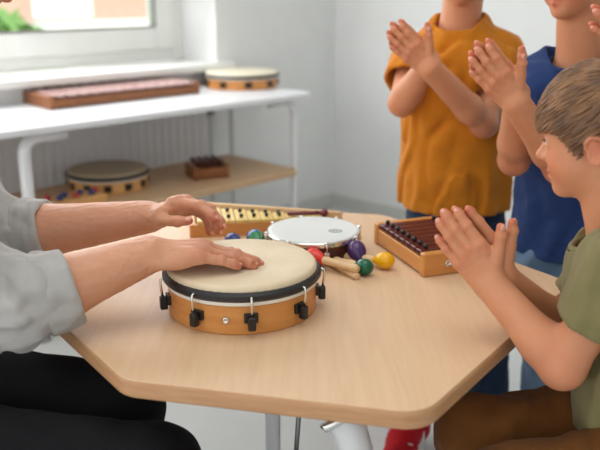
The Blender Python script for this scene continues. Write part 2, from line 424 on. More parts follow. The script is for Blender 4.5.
def bush(loc, r, lab, seed):
    rs = np.random.RandomState(seed); mb = MB()
    for i in range(420):
        u = rs.randn(3); u /= np.linalg.norm(u); u[2] = abs(u[2]); p = u*np.array(r)*rs.uniform(.75, 1.0)
        q = rs.randn(3); q /= np.linalg.norm(q); w_ = nrm(np.cross(q, rs.randn(3))); l = .13
        mb.add([p-q*l, p+w_*l*.5, p+q*l, p-w_*l*.5], [(0, 1, 2, 3)])
    mb.ball((0, 0, r[2]*.35), (r[0]*.82, r[1]*.82, r[2]*.55), 24)
    t = thing('bush', lab, 'bush', loc); mb.build('foliage', M['leaf'], t)
    MB().tube([(0, 0, -.02), (0, 0, .4)], .06).build('trunk', M['brown'], t)
bush(W(-1.15, -6.2, -.3), (.75, .6, 1.25), 'pale green bush outside the window in front of the pink house', 3)
# ---- radiator
t = thing('radiator', 'white ribbed panel radiator under the window sill', 'radiator', W(1.7, .06, .1))
wpart('panel', M['white'], t, [(.86, 2.5, .018, .052, .10, .66)], .012)
rb = []
for k in range(41):
    s_ = .885+k*.0395; rb.append((s_, s_+.021, .052, .056, .13, .635))
wpart('ribbed_front', M['white'], t, rb, .005)
v_ = wpart('valve', M['plas'], t, [(.815, .858, .02, .055, .575, .615)], .01)
wpart('pipe', M['white'], t, [(.823, .841, .028, .046, .0, .575)], .008)
wpart('bracket', M['white'], t, [(1.1, 1.14, .002, .02, .3, .5)])
wpart('bracket', M['white'], t, [(2.2, 2.24, .002, .02, .3, .5)])
# ================================================================== WHITE SIDE TABLE
TS0, TS1, TD0, TD1, TZ = .695, 2.42, .015, .53, .70
t = thing('side_table', 'long white table with a wooden lower shelf in front of the radiator', 'table', W(1.5, .30, 0))
def rrect(x0, x1, y0, y1, r, n=6):
    out = []
    for cx, cy, a0 in ((x1-r, y1-r, 0), (x0+r, y1-r, 90), (x0+r, y0+r, 180), (x1-r, y0+r, 270)):
        for i in range(n+1): a = R(a0+90*i/n); out.append((cx+r*math.cos(a), cy+r*math.sin(a)))
    return out
def wprism(name, poly, z0, z1, m4, parent, bevel=0):
    mb = MB().prism([tuple(W(a, b_, 0)[:2]-np.array(parent.location)[:2]) for a, b_ in poly], z0, z1)
    return mb.build(name, m4, parent, bevel=bevel)
wprism('tabletop', rrect(TS0, TS1, TD0, TD1, .04), TZ-.022, TZ, M['white'], t, .004)
wprism('shelf', rrect(TS0+.085, TS1-.1, TD0+.07, TD1+.0, .03), .374, .40, M['shelf'], t, .003)
def wtube(name, pts, r, m4, parent, n=12):
    return MB().tube([W(*p)-np.array(parent.location) for p in pts], r, n).build(name, m4, parent, smooth=True)
for s_, d_, sg, r_ in ((TS0+.07, TD1-.045, 1, .014), (TS0+.07, TD0+.085, 1, .014), (TS1-.505, TD1-.045, -1, .019), (TS1-.505, TD0+.085, -1, .019)):
    pth = [(s_+sg*.14, d_, TZ-.036), (s_+sg*.05, d_, TZ-.036)]
    for k in range(1, 7): a = R(15*k); pth.append((s_+sg*(.05-.05*math.sin(a)), d_, TZ-.036-.05*(1-math.cos(a))))
    pth += [(s_, d_, .3), (s_, d_, .012)]
    l = wtube('leg', pth, r_, M['white'], t, 16)
    mb = MB().lathe([(0, .0), (.026, 0), (.026, .012), (.016, .02), (0, .02)], 20, Matrix.Translation(Vector(W(s_, d_, 0)-np.array(t.location)))); autosmooth(mb.build('foot_cap', M['steel'], l))
# ---- bar instruments
def bar_instrument(name, label, cat, loc, rz, L, w0, w1, h, nb, mfr, mbar, mpin, group=None, endblock=.016, bar_over=.012, zf=None, screw=False, pins=True, bar_t=.012, tight=False):
    """L along local x; bars run along local y; width w0 at x=0 to w1 at x=L; front is y=0"""
    t = thing(name, label, cat, loc, rz, group)
    y0 = lambda x: -(w0+(w1-w0)*x/L)/2; y1 = lambda x: (w0+(w1-w0)*x/L)/2
    for nm, xa, xb in (('end_block', 0, endblock), ('end_block', L-endblock, L)):
        MB().prism([(xa, y0(xa)), (xb, y0(xb)), (xb, y1(xb)), (xa, y1(xa))], 0, h).build(nm, mfr, t, bevel=.004)
    e = endblock
    for sg in (0, 1):
        f = y1 if sg else y0; q = -.010 if sg else .010
        MB().prism([(e, f(e)+q*.2), (L-e, f(L-e)+q*.2), (L-e, f(L-e)+q*1.4), (e, f(e)+q*1.4)], .004, h-.012).build('side_rail', mfr, t, bevel=.002)
    MB().prism([(e, y0(e)+.014), (L-e, y0(L-e)+.014), (L-e, y1(L-e)-.014), (e, y1(e)-.014)], .004, h-.005 if bar_t < .01 else .010).build('bottom_panel', mfr if pins else M['mahog'], t)  # without pins the panel is dark, painting the shade between the bars
    step = (L-2*e)/nb; bw = step*(.88 if tight else .80 if pins else .56); ps = .8 if tight else 1
    for k in range(nb):
        x = e+step*(k+.5); hh = (y1(x)-y0(x))/2-bar_over
        m_ = MB(); z = h-(.010 if pins else .004)
        m_.box((x-bw/2, -hh, z), (x+bw/2, hh, z+bar_t)); m_.build('bar', mbar, t, bevel=.003)
        if pins:
            for sg in (-1, 1):
                p = MB().lathe([(.0022, z), (.0022, z+bar_t+.001), (.0052*ps, z+bar_t+.001), (.0058*ps, z+bar_t+.005), (.004*ps, z+bar_t+.009), (0, z+bar_t+.010)], 12, Matrix.Translation((x, sg*hh*.78, 0)))
                p.build('pin', mpin, t, smooth=True)
    if screw:
        MB().lathe([(0, .0), (.007, 0), (.007, .0015), (.004, .0022), (.0038, .001), (0, .001)], 20, Matrix.Translation((-.001, y0(0)*.0+screw, h*.5)) @ Matrix.Rotation(R(-90), 4, 'Y')).build('screw', M['chrome'], t, smooth=True)
    return t
xf0, xf1 = W(1.6755, .235, TZ), W(1.049, .338, TZ); xv = xf1-xf0; xl_ = np.linalg.norm(xv); xn = V(-xv[1], xv[0], 0)/xl_
bar_instrument('bass_xylophone', 'long brown-framed xylophone with pinkish wooden bars paled by painted sheen on the white table', 'xylophone', xf0+xn*.145-xv/xl_*.02, math.atan2(xv[1], xv[0])+R(4.6), xl_+.01, .29, .18, .044, 13, M['brown'], M['rose_sheen'], M['plas'], endblock=.022, bar_over=-.002, pins=False, bar_t=.0075)
# ---- hand drums
def lugs(t, n, off, r, z0, z1, mrod, mbr, hook=True): pass
def ring(mb, r0, r1, z0, z1, n=64, rnd=.002):
    q = min(rnd, (r1-r0)/2, (z1-z0)/2)
    return mb.lathe([(r0, z0), (r1-q, z0), (r1, z0+q), (r1, z1-q), (r1-q, z1), (r0, z1)], n, closed=True)
def hand_drum(name, label, loc, r, h, mshell, mhoop, mhead, nl, off=0, group=None, bracket=True):
    t = thing(name, label, 'drum', loc, 0, group); k = r/.135
    autosmooth(ring(MB(), .119*k, .129*k, 0, h*.6).build('shell', mshell, t))
    autosmooth(ring(MB(), .1285*k, .1325*k, h*.6, h*.71).build('flesh_hoop', M['ivory'], t))
    autosmooth(ring(MB(), .129*k, .138*k, h*.69, h*.88, rnd=.006*k).build('counter_hoop', mhoop, t))
    n = 120; mb = MB(); prof = [(.1300, .80), (.1302, .9), (.1285, .96), (.1265, .985), (.1235, 1.0), (.08, 1.004), (.0005, 1.005)]
    vs = []; fs = []
    for i in range(n):
        a = 2*math.pi*i/n
        for j, (rr, zz) in enumerate(prof):
            w_ = .0009*math.sin(i*2.9)*(1 if j in (1, 2) else .3 if j == 3 else 0)
            vs.append(((rr*k+w_)*math.cos(a), (rr*k+w_)*math.sin(a), zz*h))
    q = len(prof)
    for i in range(n):
        for j in range(q-1): fs.append((i*q+j, ((i+1) % n)*q+j, ((i+1) % n)*q+j+1, i*q+j+1))
    mb.add(vs, fs).build('head', mhead, t, smooth=True)
    for i in range(nl):
        a = R(-90+off+360/nl*i); Mx = Matrix.Rotation(a, 4, 'Z')
        if bracket:
            P = lambda x, y, z: tuple(Mx @ Vector((x*k, y*k, z*h)))
            b1 = MB().box((.1275*k, -.0115*k, h*.26), (.1345*k, .0115*k, h*.46), Mx)
            br = b1.build('bracket', M['plas'], t, bevel=.002)
            MB().box((.133*k, -.0065*k, h*.15), (.146*k, .0065*k, h*.43), Mx).build('tension_nut', M['plas'], br, bevel=.003)
            MB().tube([P(.1365, 0, .79), P(.1395, 0, .815), P(.1425, 0, .80), P(.1438, 0, .75), P(.1428, 0, .6), P(.1405, 0, .4)], .0022*k, 8).build('hook', M['chrome'], br, smooth=True)
        else:
            MB().box((.128*k, -.012*k, h*.16), (.134*k, .012*k, h*.5), Mx).build('bracket', M['plas'], t, bevel=.002)
    return t
DC = [-.0995, 1.297]
TT = .57
dr = hand_drum('hand_drum', 'hand drum with honey wood shell and black hoop played by the adult', (DC[0], DC[1], TT), .133, .083, M['maple'], M['black'], M['hide'], 9, 10)
a = R(-90-8); MB().lathe([(0, 0), (.0055, 0), (.0055, .001), (.003, .002), (.0028, .0008), (0, .0008)], 20, axisM((math.cos(a), math.sin(a), 0), (.1288*math.cos(a), .1288*math.sin(a), .026))).build('screw', M['chrome'], dr, smooth=True)
# drums behind
p = PZ(242, 86.5, TZ); hand_drum('hand_drum', 'cream-topped hand drum on the right end of the white table', p, .157, .066, M['maple'], M['black'], M['hide3'], 9, 14, bracket=False)
SZ = .40
p = PZ(114, 183, SZ); p[:2] = W(1.485, .245, 0)[:2]; hand_drum('hand_drum', 'dark-topped hand drum on the lower wooden shelf', p, .148, .072, M['maple2'], M['black'], M['hide2'], 12, 12, bracket=False)
p = PZ(188, 181, SZ); angW = math.atan2(-A_[1], -A_[0])
bar_instrument('small_xylophone', 'small brown box xylophone on the right part of the lower shelf', 'xylophone', p+V(.0, .05, 0), R(25), .14, .12, .12, .055, 4, M['brown'], M['mahog'], M['plas'], endblock=.014, bar_over=.004, pins=False, bar_t=.02)
p = PZ(50, 214, SZ)
t = thing('chime_box', 'low wooden chime box with red and blue pegs on the lower shelf', 'instrument', p+V(-.03, .04, 0), R(42))
MB().box((0, -.045, 0), (.21, .045, .03)).build('box', M['maple2'], t, bevel=.004)
for i in range(7):
    MB().ball((.02+.029*i, -.015 if i % 2 else .015, .036), (.012, .012, .011), 14).build('peg', M['navy'] if i % 3 else M['redpeg'], t, smooth=True)
# ================================================================== MAIN TABLE
hexp = [(-.250, 1.020), (.163, .925), (.512, 1.409), (.205, 1.883), (-.268, 1.962), (-.60, 1.498)]
def roundpoly(P, r, n=8):
    out = []
    for i in range(len(P)):
        p = V(*P[i]); a = nrm(V(*P[i-1])-p); b_ = nrm(V(*P[(i+1) % len(P)])-p); ang = math.acos(np.dot(a, b_)); t_ = r/math.tan(ang/2)
        c = p+nrm(a+b_)*r/math.sin(ang/2); s_ = p+a*t_-c; e_ = p+b_*t_-c
        a0 = math.atan2(s_[1], s_[0]); a1 = math.atan2(e_[1], e_[0]); d_ = (a1-a0+math.pi) % (2*math.pi)-math.pi
        for k in range(n+1): q = a0+d_*k/n; out.append((c[0]+r*math.cos(q), c[1]+r*math.sin(q)))
    return out
tb = thing('activity_table', 'six-sided birch activity table with rounded corners in the foreground', 'table', (-.04, 1.43, 0))
hx = roundpoly(hexp, .055)
hl = [(x+.04, y-1.43) for x, y in hx]
MB().prism(hl, TT-.0285, TT-.0012).build('edge_band', M['edge'], tb, bevel=.005)
MB().prism([(x*.9945, y*.9945) for x, y in hl], TT-.003, TT).build('tabletop', M['table'], tb, bevel=.001)
def lp(p): return (p[0]+.04, p[1]-1.43, p[2])
def tleg(pts, r, n=16): return MB().tube([lp(p) for p in pts], r, n).build('leg', M['white'], tb, smooth=True)
arc = [(-.03, 1.13, .507), (.02, 1.115, .505), (.052, 1.10, .487), (.077, 1.085, .45), (.090, 1.075, .40), (.097, 1.07, .34), (.115, 1.05, .03), (.115, 1.05, 0)]
tleg(arc, .027)
x0 = PZ(268, 430, .45); tleg([(-.052, 1.36, TT-.03), (-.052, 1.36, 0)], .0145)
tleg([(-.38, 1.50, TT-.03), (-.40, 1.50, 0)], .0145); tleg([(.315, 1.60, TT-.03), (.325, 1.615, 0)], .0145)
MB().prism(roundpoly([(-.14, -.30), (.10, -.34), (.22, .1), (-.22, .16)], .03), TT-.052, TT-.0285).build('underframe', M['white'], tb, bevel=.003)
g = MB().tube([lp((.004, 1.18, TT-.05)), lp((-.008, 1.16, .34))], .0042, 10).build('gas_strut', M['steel'], tb, smooth=True)
MB().tube([lp((-.008, 1.16, .355)), lp((-.022, 1.15, .06))], .009, 12).build('strut_cylinder', M['plas'], g, smooth=True)
MB().tube([lp(PY(352, 411, 1.07)), lp(PY(345, 417, 1.065)), lp(PY(334, 423, 1.06)), lp(PY(325, 427.5, 1.06)), lp(PY(321, 425.5, 1.06))], [.006, .008, .0085, .008, .003], 12).build('height_lever', M['chrome'], tb, smooth=True)
# ---- tambourine
tc = (.0285, 1.605, TT)
t = thing('tambourine', 'white-headed tambourine with dark wood shell and silver lugs on the table', 'tambourine', tc)
autosmooth(ring(MB(), .090, .0965, .004, .038).build('shell', M['mahog'], t))
autosmooth(ring(MB(), .0955, .099, .0335, .0445, rnd=.0018).build('counter_hoop', M['chrome'], t))
autosmooth(ring(MB(), .089, .0985, 0, .0045, rnd=.002).build('bottom_rim', M['chrome'], t))
MB().lathe([(.0958, .038), (.0952, .0448), (.0935, .0462), (.088, .0458), (.0005, .0458)], 72).build('head', M['film'], t, smooth=True)
for i in range(8):
    Mx = Matrix.Rotation(R(-90+14+45*i), 4, 'Z')
    l = MB().box((.0962, -.006, .010), (.1045, .006, .026), Mx).build('lug', M['chrome'], t, bevel=.0025)
    MB().tube([tuple(Mx @ Vector(q)) for q in ((.1015, 0, .024), (.1015, 0, .0455))], .0027, 10).build('tension_rod', M['chrome'], l, smooth=True)
    MB().ball(tuple(Mx @ Vector((.1015, 0, .0455))), (.0042, .0042, .002), 12).build('rod_head', M['chrome'], l, smooth=True)
    MB().box((.0972, -.0045, .038), (.1015, .0045, .046), Mx).build('claw', M['chrome'], l, bevel=.001)
mk = MB(); ctr = (.045, -.014)
def ering(mb, c, rx, ry, w_, z, n=40):
    vs = []; fs = []
    for i in range(n):
        a = 2*math.pi*i/n
        for q in (1, 1-w_/rx): vs += [(c[0]+rx*q*math.cos(a), c[1]+ry*q*math.sin(a), z), (c[0]+rx*q*math.cos(a), c[1]+ry*q*math.sin(a), z+.0003)]
    for i in range(n):
        j = (i+1) % n; a = 4*i; b_ = 4*j; fs += [(a+1, b_+1, b_+3, a+3), (a, a+2, b_+2, b_), (a, b_, b_+1, a+1), (a+2, a+3, b_+3, b_+2)]
    return mb.add(vs, fs)
ering(mk, ctr, .0145, .0125, .003, .0458); ering(mk, ctr, .0095, .008, .0012, .0458)
for q in (-.005, -.002, .001, .004): mk.box((ctr[0]+q-.0007, ctr[1]-.004, .0458), (ctr[0]+q+.0007, ctr[1]+.004, .0461))
mk.build('printed_mark', M['mark'], t)
# ---- glockenspiel: tapered box, stepped yellow bars
gang = R(8.5)
t = thing('glockenspiel', 'tapered wooden glockenspiel with yellow bars behind the hand drum', 'glockenspiel', (-.243, 1.688, TT), gang)
GL = .335; back = lambda x: .165-.43*x
MB().prism([(0, 0), (GL, 0), (GL, .012), (0, .012)], 0, .029).build('front_rail', M['maple'], t, bevel=.002)
MB().prism([(0, back(0)-.014), (GL, back(GL)-.008), (GL+.012, back(GL+.012)), (0, back(0))], 0, .043).build('back_rail', M['beech'], t, bevel=.002)
MB().prism([(0, .012), (.014, .012), (.014, back(.014)-.014), (0, back(0)-.014)], 0, .029).build('end_rail', M['maple'], t, bevel=.002)
MB().prism([(.014, .012), (GL-.01, .012), (GL-.01, back(GL-.01)-.012), (.014, back(.014)-.014)], .002, .008).build('bottom_panel', M['maple2'], t)
nb = 10
for i in range(nb):
    x = .016+.0285*(i+.5); bw = .0270; ya = .001; yb = back(x+bw/2)-.018
    z = .0293; MB().box((x-bw/2, ya, z), (x+bw/2, yb, z+.007)).build('bar', M['ybar'], t, bevel=.0012)
    for y_ in (ya+.020, ya+(yb-ya)*.72 if yb-ya > .05 else None):
        if y_ is None: continue
        MB().lathe([(.002, z), (.002, z+.009), (.0042, z+.009), (.0046, z+.013), (.003, z+.016), (0, z+.016)], 12, Matrix.Translation((x, y_, 0))).build('pin', M['plas'], t, smooth=True)
# two beaters lying on it
def beater(name, label, a, b_, rs, mst, mhd, hr, group=None, hd=True):
    a = V(*a); b_ = V(*b_); t = thing(name, label, 'mallet', a)
    q = [a+(b_-a)*k for k in (0, .02, .5, .98, 1)]
    MB().tube([p-a for p in q], [rs*.6, rs, rs, rs, rs*.6], 12).build('stick', mst, t, smooth=True)
    if hd: MB().ball(b_-a, hr, 18).build('ball', mhd, t, smooth=True)
    return t
def onbars(px, py, z): return PZ(px, py, z)
beater('mallet', 'dark red mallet lying across the glockenspiel bars', onbars(287, 213.8, TT+.0435), onbars(324, 212.8, TT+.045), .0045, M['wine'], M['wine'], .0095)
# ---- right xylophone
xa = PZ(423, 278, TT); xb = PZ(371, 243, TT); xd = xb-xa; xl = np.linalg.norm(xd); xang = math.atan2(xd[1], xd[0]); xw = .158
n2 = V(xd[1], -xd[0], 0)/xl
bar_instrument('xylophone', 'honey wood xylophone with dark red bars on the right of the table', 'xylophone', xa+n2*xw/2, xang, xl, xw, xw-.012, .047, 8, M['maple'], M['rose'], M['plas'], endblock=.018, bar_over=.003, screw=.026, bar_t=.011, tight=True)
# ---- maracas
def maraca(label, head, tail, hr, ml, mstick, rs=.0072, band=None, mtail=None):
    h = V(*head); q = V(*tail); d = q-h; L = np.linalg.norm(d); u = d/L
    t = thing('maraca', label, 'maraca', h, 0, 'painted maracas on the table'); Mx = axisM(u)
    f = lambda pr: [(r_*hr, z_*hr) for r_, z_ in pr]
    full = [(0, -1.12), (.35, -1.06), (.68, -.84), (.92, -.48), (1.0, -.05), (.95, .4), (.76, .82), (.5, 1.2), (.36, 1.45)]
    if band:
        MB().lathe(f(full[:5]+[(.985, .18)]), 32, Mx).build('shell', ml, t, smooth=True)
        MB().lathe(f([(.985, .18), (.95, .4), (.76, .82), (.5, 1.2), (.36, 1.45)]), 32, Mx).build('painted_collar', band, t, smooth=True)
    else: MB().lathe(f(full), 32, Mx).build('shell', ml, t, smooth=True)
    z0 = hr*1.35
    MB().lathe([(hr*.40, z0), (rs*1.15, z0+.012), (rs, z0+.03), (rs, L-.02), (rs*1.2, L-.008), (rs*.9, L-.001), (0, L)], 20, Mx).build('handle', mtail or mstick, t, smooth=True)
    return t
def tp(px, py, z): p = PZ(px, py, TT+z); return p
maraca('red maraca with a pale wooden handle lying beside the hand drum', tp(313.5, 257.5, .0195), tp(358.5, 269.5, .0195), .0190, M['red'], M['beech'])
maraca('blue and green maraca standing out behind the hand drum', tp(255.5, 238.5, .020), tp(268, 256, .0075), .0195, M['blue'], M['lgreen'], band=M['lgreen'], mtail=M['lgreen'])
maraca('navy blue maraca half hidden behind the playing hands', tp(233, 241, .018), tp(262, 258, .0075), .0175, M['navy'], M['ivory'], band=M['navy'], mtail=M['ivory'])
maraca('yellow maraca with its handle tucked behind the green one', tp(385, 260.5, .0175), tp(344, 256.5, .008), .0172, M['yellow'], M['beech'])
maraca('green maraca nearest the camera with handle pointing left', tp(364.5, 266.8, .0165), tp(334, 260.2, .008), .0162, M['green'], M['beech'])
maraca('purple maraca resting behind the green one', tp(356.5, 250.5, .0235), tp(361, 261.5, .007), .0195, M['purple'], M['blue'], mtail=M['blue'])
a_ = tp(358, 277, .0065); b_ = tp(327, 262, .0065); t = thing('drumstick', 'pale wooden drumstick under the handle of the red maraca', 'stick', a_)
MB().tube([(b_-a_)*k for k in (0, .015, .05, .5, .97, 1)], [.0035, .0062, .0068, .0055, .005, .003], 14).build('stick', M['beech'], t, smooth=True)
# ================================================================== PEOPLE
def frame(fwd, up):
    y = nrm(fwd); z = np.array(up, float); z = nrm(z-y*np.dot(z, y)); x = np.cross(y, z); return np.stack([-x, y, z], 1)   # columns: person's left, forward, up
def hand(Wp, fwd, nor, L, side, curl=((8, 10, 6),)*4, spread=(5, 1, -4, -11), thumb=None, ks=1.0, fr=1.0):
    X = nrm(fwd); Z = np.array(nor, float); Z = nrm(Z-X*np.dot(X, Z)); Y = np.cross(Z, X)*(1 if side == 'R' else -1)
    T = lambda x, y, z: np.array(Wp)+L*(x*X+y*Y+z*Z)
    Dv = lambda d: d[0]*X+d[1]*Y+d[2]*Z
    gs = []; tints = []; nails = []
    bases = ((.47, .165, -.012), (.495, .052, 0), (.465, -.062, -.004), (.41, -.165, -.018))
    segs = ((.235, .145, .085), (.255, .165, .09), (.235, .155, .088), (.185, .115, .078))
    rad = ((.054, .050, .046, .038), (.055, .051, .047, .039), (.052, .048, .044, .037), (.046, .042, .039, .033))
    for k in range(4):
        p = T(*bases[k]); a = 0; sp = R(spread[k]); pts = [p]; prims = []
        for j in range(3):
            a += R(curl[k][j]); d = Dv((math.cos(a)*math.cos(sp), math.cos(a)*math.sin(sp), -math.sin(a))); pts.append(pts[-1]+L*segs[k][j]*d)
        r = [q*L*fr for q in rad[k]]
        bk = pts[0]-L*.09*nrm(pts[1]-pts[0]); prims = [cone(bk, pts[0], r[0]*.9, r[0])]
        for j in range(3): prims.append(cone(pts[j], pts[j+1]-(nrm(pts[j+1]-pts[j])*r[3] if j == 2 else 0), r[j], r[j+1]))
        for j in (1, 2):
            up = nrm(np.cross(np.cross(pts[j+1]-pts[j], Z), pts[j+1]-pts[j])); prims.append(('e', pts[j]+up*r[j]*.12, np.array([r[j]*1.0]*3), np.eye(3)))
        gs.append(G(prims, .010*L*10*.1+.0012, .0012*ks))
        tints += [(pts[3], .10*L, .75), (pts[1]+Z*L*.03, .06*L, .35), (pts[2]+Z*L*.03, .05*L, .25), (pts[0]+Z*L*.04, .08*L, .35)]
        d = nrm(pts[3]-pts[2]); up = nrm(Z-d*np.dot(Z, d)) if abs(np.dot(Z, d)) < .98 else nrm(np.cross(d, Y)*1.)
        uu = Dv((math.sin(a)*math.cos(sp), math.sin(a)*math.sin(sp), math.cos(a)))
        nails.append((pts[3]-d*r[3]*.95+uu*r[3]*.70, d, uu, r[3]))
    th = thumb or ((.10, .10, -.06), (.29, .275, -.075), (.43, .36, -.07), (.55, .42, -.06))
    tp_ = [T(*q) for q in th]; tr = [.075*L*fr, .060*L*fr, .052*L*fr, .041*L*fr]
    gs.append(G([cone(tp_[0], tp_[1], tr[0], tr[1]), cone(tp_[1], tp_[2], tr[1]*.95, tr[2]), ell(tp_[2], [tr[2]*1.06]*3), cone(tp_[2], tp_[3]-nrm(tp_[3]-tp_[2])*tr[3], tr[2], tr[3])], .012*L+.001, .002*ks))
    tints += [(tp_[3], .10*L, .7), (tp_[2], .06*L, .25)]
    d = nrm(tp_[3]-tp_[2]); uu = nrm(np.cross(d, np.cross(Y*.75+Z*.6, d))); nails.append((tp_[3]-d*tr[3]*1.05+uu*tr[3]*.70, d, uu, tr[3]*1.12))
    pal = [cone(T(.0, .07, 0), T(.44, .15, -.012), .078*L, .062*L), cone(T(0, .02, 0), T(.46, .05, -.004), .08*L, .064*L), cone(T(0, -.03, 0), T(.43, -.06, -.006), .08*L, .062*L), cone(T(.0, -.07, 0), T(.375, -.155, -.02), .074*L, .056*L),
           ell(T(.19, -.155, -.045), (.17*L, .065*L, .07*L), np.stack([X, Y, Z], 1)), cone(T(.07, .09, -.045), T(.27, .20, -.055), .075*L, .066*L),
           cone(T(.33, .20, -.04), T(.40, .175, -.02), .045*L, .045*L)]
    for k in range(4): pal.append(ell(T(bases[k][0]-.005, bases[k][1], bases[k][2]+.022), [.047*L]*3))
    gs.append(G(pal, .05*L, .045*L*ks))
    return dict(groups=gs, tints=tints, nails=nails, X=X, Y=Y, Z=Z, W=np.array(Wp), L=L)
def add_nails(h, parent, m=None):
    for c, d, u, r in h['nails']:
        x = np.cross(d, u); Mx = Matrix(((x[0], d[0], u[0], 0), (x[1], d[1], u[1], 0), (x[2], d[2], u[2], 0), (0, 0, 0, 1)))
        c = c-np.array(parent.matrix_basis.translation)
        MB().ball(c, (r*.70, r*.86, r*.36), 14, Mx).build('fingernail', m or M['nail'], parent, smooth=True)
def arm_prims(sh, el, h, ru, re, rf, rw):
    """upper arm, elbow, forearm running into the wrist of hand h"""
    w = h['W']; Y = h['Y']; m = el+(w-el)*.28
    return [cone(sh, el, ru, re), cone(el, m, re, rf), cone(m+Y*rw*.15, w+Y*rw*.42, rf*.96, rw*.86), cone(m-Y*rw*.15, w-Y*rw*.42, rf*.96, rw*.86)]
def head_groups(c, Rm, u):
    T = lambda x, y, z: c+u*(Rm@V(x, y, z)); E = lambda p, r: ell(T(*p), np.array(r)*u, Rm)
    g = [G([E((0, -.06, .12), (.335, .405, .375)), E((0, .06, -.10), (.275, .305, .33)), E((0, .13, -.28), (.20, .20, .17)), E((0, .26, -.40), (.085, .085, .075)),
            E((.14, .17, -.17), (.135, .145, .14)), E((-.14, .17, -.17), (.135, .145, .14)), E((0, .24, .07), (.22, .10, .09))], .10*u, 0)]
    for s in (-1, 1):
        g.append(G([E((s*.135, .385, .005), (.075, .06, .05))], .01*u, .07*u, 'sub'))
        g.append(G([E((s*.128, .275, -.0), (.078, .078, .074))], .01*u, .02*u))
        g.append(G([E((s*.130, .365, -.004), (.056, .05, .020))], .01*u, .012*u, 'sub'))
    g.append(G([cone(T(0, .33, .02), T(0, .415, -.115), .030*u, .042*u), E((.042, .375, -.135), (.034, .04, .03)), E((-.042, .375, -.135), (.034, .04, .03)), E((0, .425, -.12), (.04, .036, .036))], .03*u, .05*u))
    g.append(G([cone(T(-.075, .315, -.270), T(0, .362, -.252), .018*u, .026*u), cone(T(.075, .315, -.270), T(0, .362, -.252), .018*u, .026*u), cone(T(-.06, .318, -.296), T(0, .352, -.300), .018*u, .030*u), cone(T(.06, .318, -.296), T(0, .352, -.300), .018*u, .030*u)], .012*u, .035*u))
    g.append(G([cone(T(-.09, .335, -.276), T(0, .39, -.275), .007*u), cone(T(.09, .335, -.276), T(0, .39, -.275), .007*u)], .004*u, .01*u, 'sub'))
    for s in (-1, 1):
        Re = Rm@np.array(Matrix.Rotation(R(-s*20), 3, 'Z') @ Matrix.Rotation(R(-8), 3, 'X'))
        TE = lambda x, y, z: c+u*(Rm@V(s*.335, -.06, -.07))+u*(Re@V(s*x, y, z))
        g.append(G([ell(TE(.012, -.01, .0), np.array((.024, .062, .105))*u, Re)], .01*u, .02*u))
        rim = [(.0, .055, .03), (.03, .050, .085), (.045, .01, .115), (.05, -.045, .10), (.05, -.075, .05), (.045, -.07, -.01), (.035, -.045, -.06), (.02, -.005, -.095), (.008, .035, -.075)]
        g.append(G([cone(TE(*rim[i]), TE(*rim[i+1]), .018*u*(1 if i < 6 else 1.3)) for i in range(len(rim)-1)], .012*u, .015*u))
        g.append(G([E((s*.385, -.045, -.075), (.03, .03, .05))], .01*u, .02*u, 'sub'))
        g.append(G([cone(TE(.012, .045, -.01), TE(.01, .045, -.035), .018*u)], .01*u, .015*u))
    tints = [(T(0, .37, -.255), .05*u, .9), (T(.05, .34, -.265), .05*u, .9), (T(-.05, .34, -.265), .05*u, .9), (T(0, .36, -.305), .05*u, .9), (T(.17, .27, -.17), .14*u, .45), (T(-.17, .27, -.17), .14*u, .45), (T(0, .43, -.12), .06*u, .35), (T(.39, -.09, -.06), .12*u, .55), (T(-.39, -.09, -.06), .12*u, .55)]
    return g, tints
def face_parts(parent, c, Rm, u, hm):
    o = np.array(parent.matrix_basis.translation); T = lambda x, y, z: c-o+u*(Rm@V(x, y, z)); M4 = Matrix(Rm.tolist()).to_4x4()
    for s in (-1, 1):
        r = .068*u; mb = MB(); n = 28
        mb.lathe([(r*math.sin(R(a)), r*math.cos(R(a))) for a in (0, 8, 14, 20, 26, 40, 60, 90, 120, 150, 180)], n, Matrix.Translation(Vector(T(s*.128, .282, -.002))) @ M4 @ Matrix.Rotation(R(-90), 4, 'X') @ Matrix.Rotation(R(4), 4, 'X'))
        e = mb.build('eye', [M['eyew'], M['iris'], M['pupil']], parent, smooth=True)
        for i, p in enumerate(e.data.polygons):
            q = i % 10; p.material_index = 2 if q < 2 else 1 if q < 4 else 0
        MB().tube([T(s*(.128+x), .352-abs(x)*.5-x*x*6, (.018)-x*x*5) for x in (-.055, -.03, 0, .03, .06)], [.006*u, .012*u, .015*u, .015*u, .008*u], 8).build('eyelashes', M['lash'], parent, smooth=True)
        MB().tube([T(s*x, y, z) for x, y, z in ((.05, .335, .095), (.10, .335, .112), (.15, .31, .112), (.205, .255, .09))], [.006*u, .016*u, .015*u, .004*u], 8).build('eyebrow', hm, parent, smooth=True)
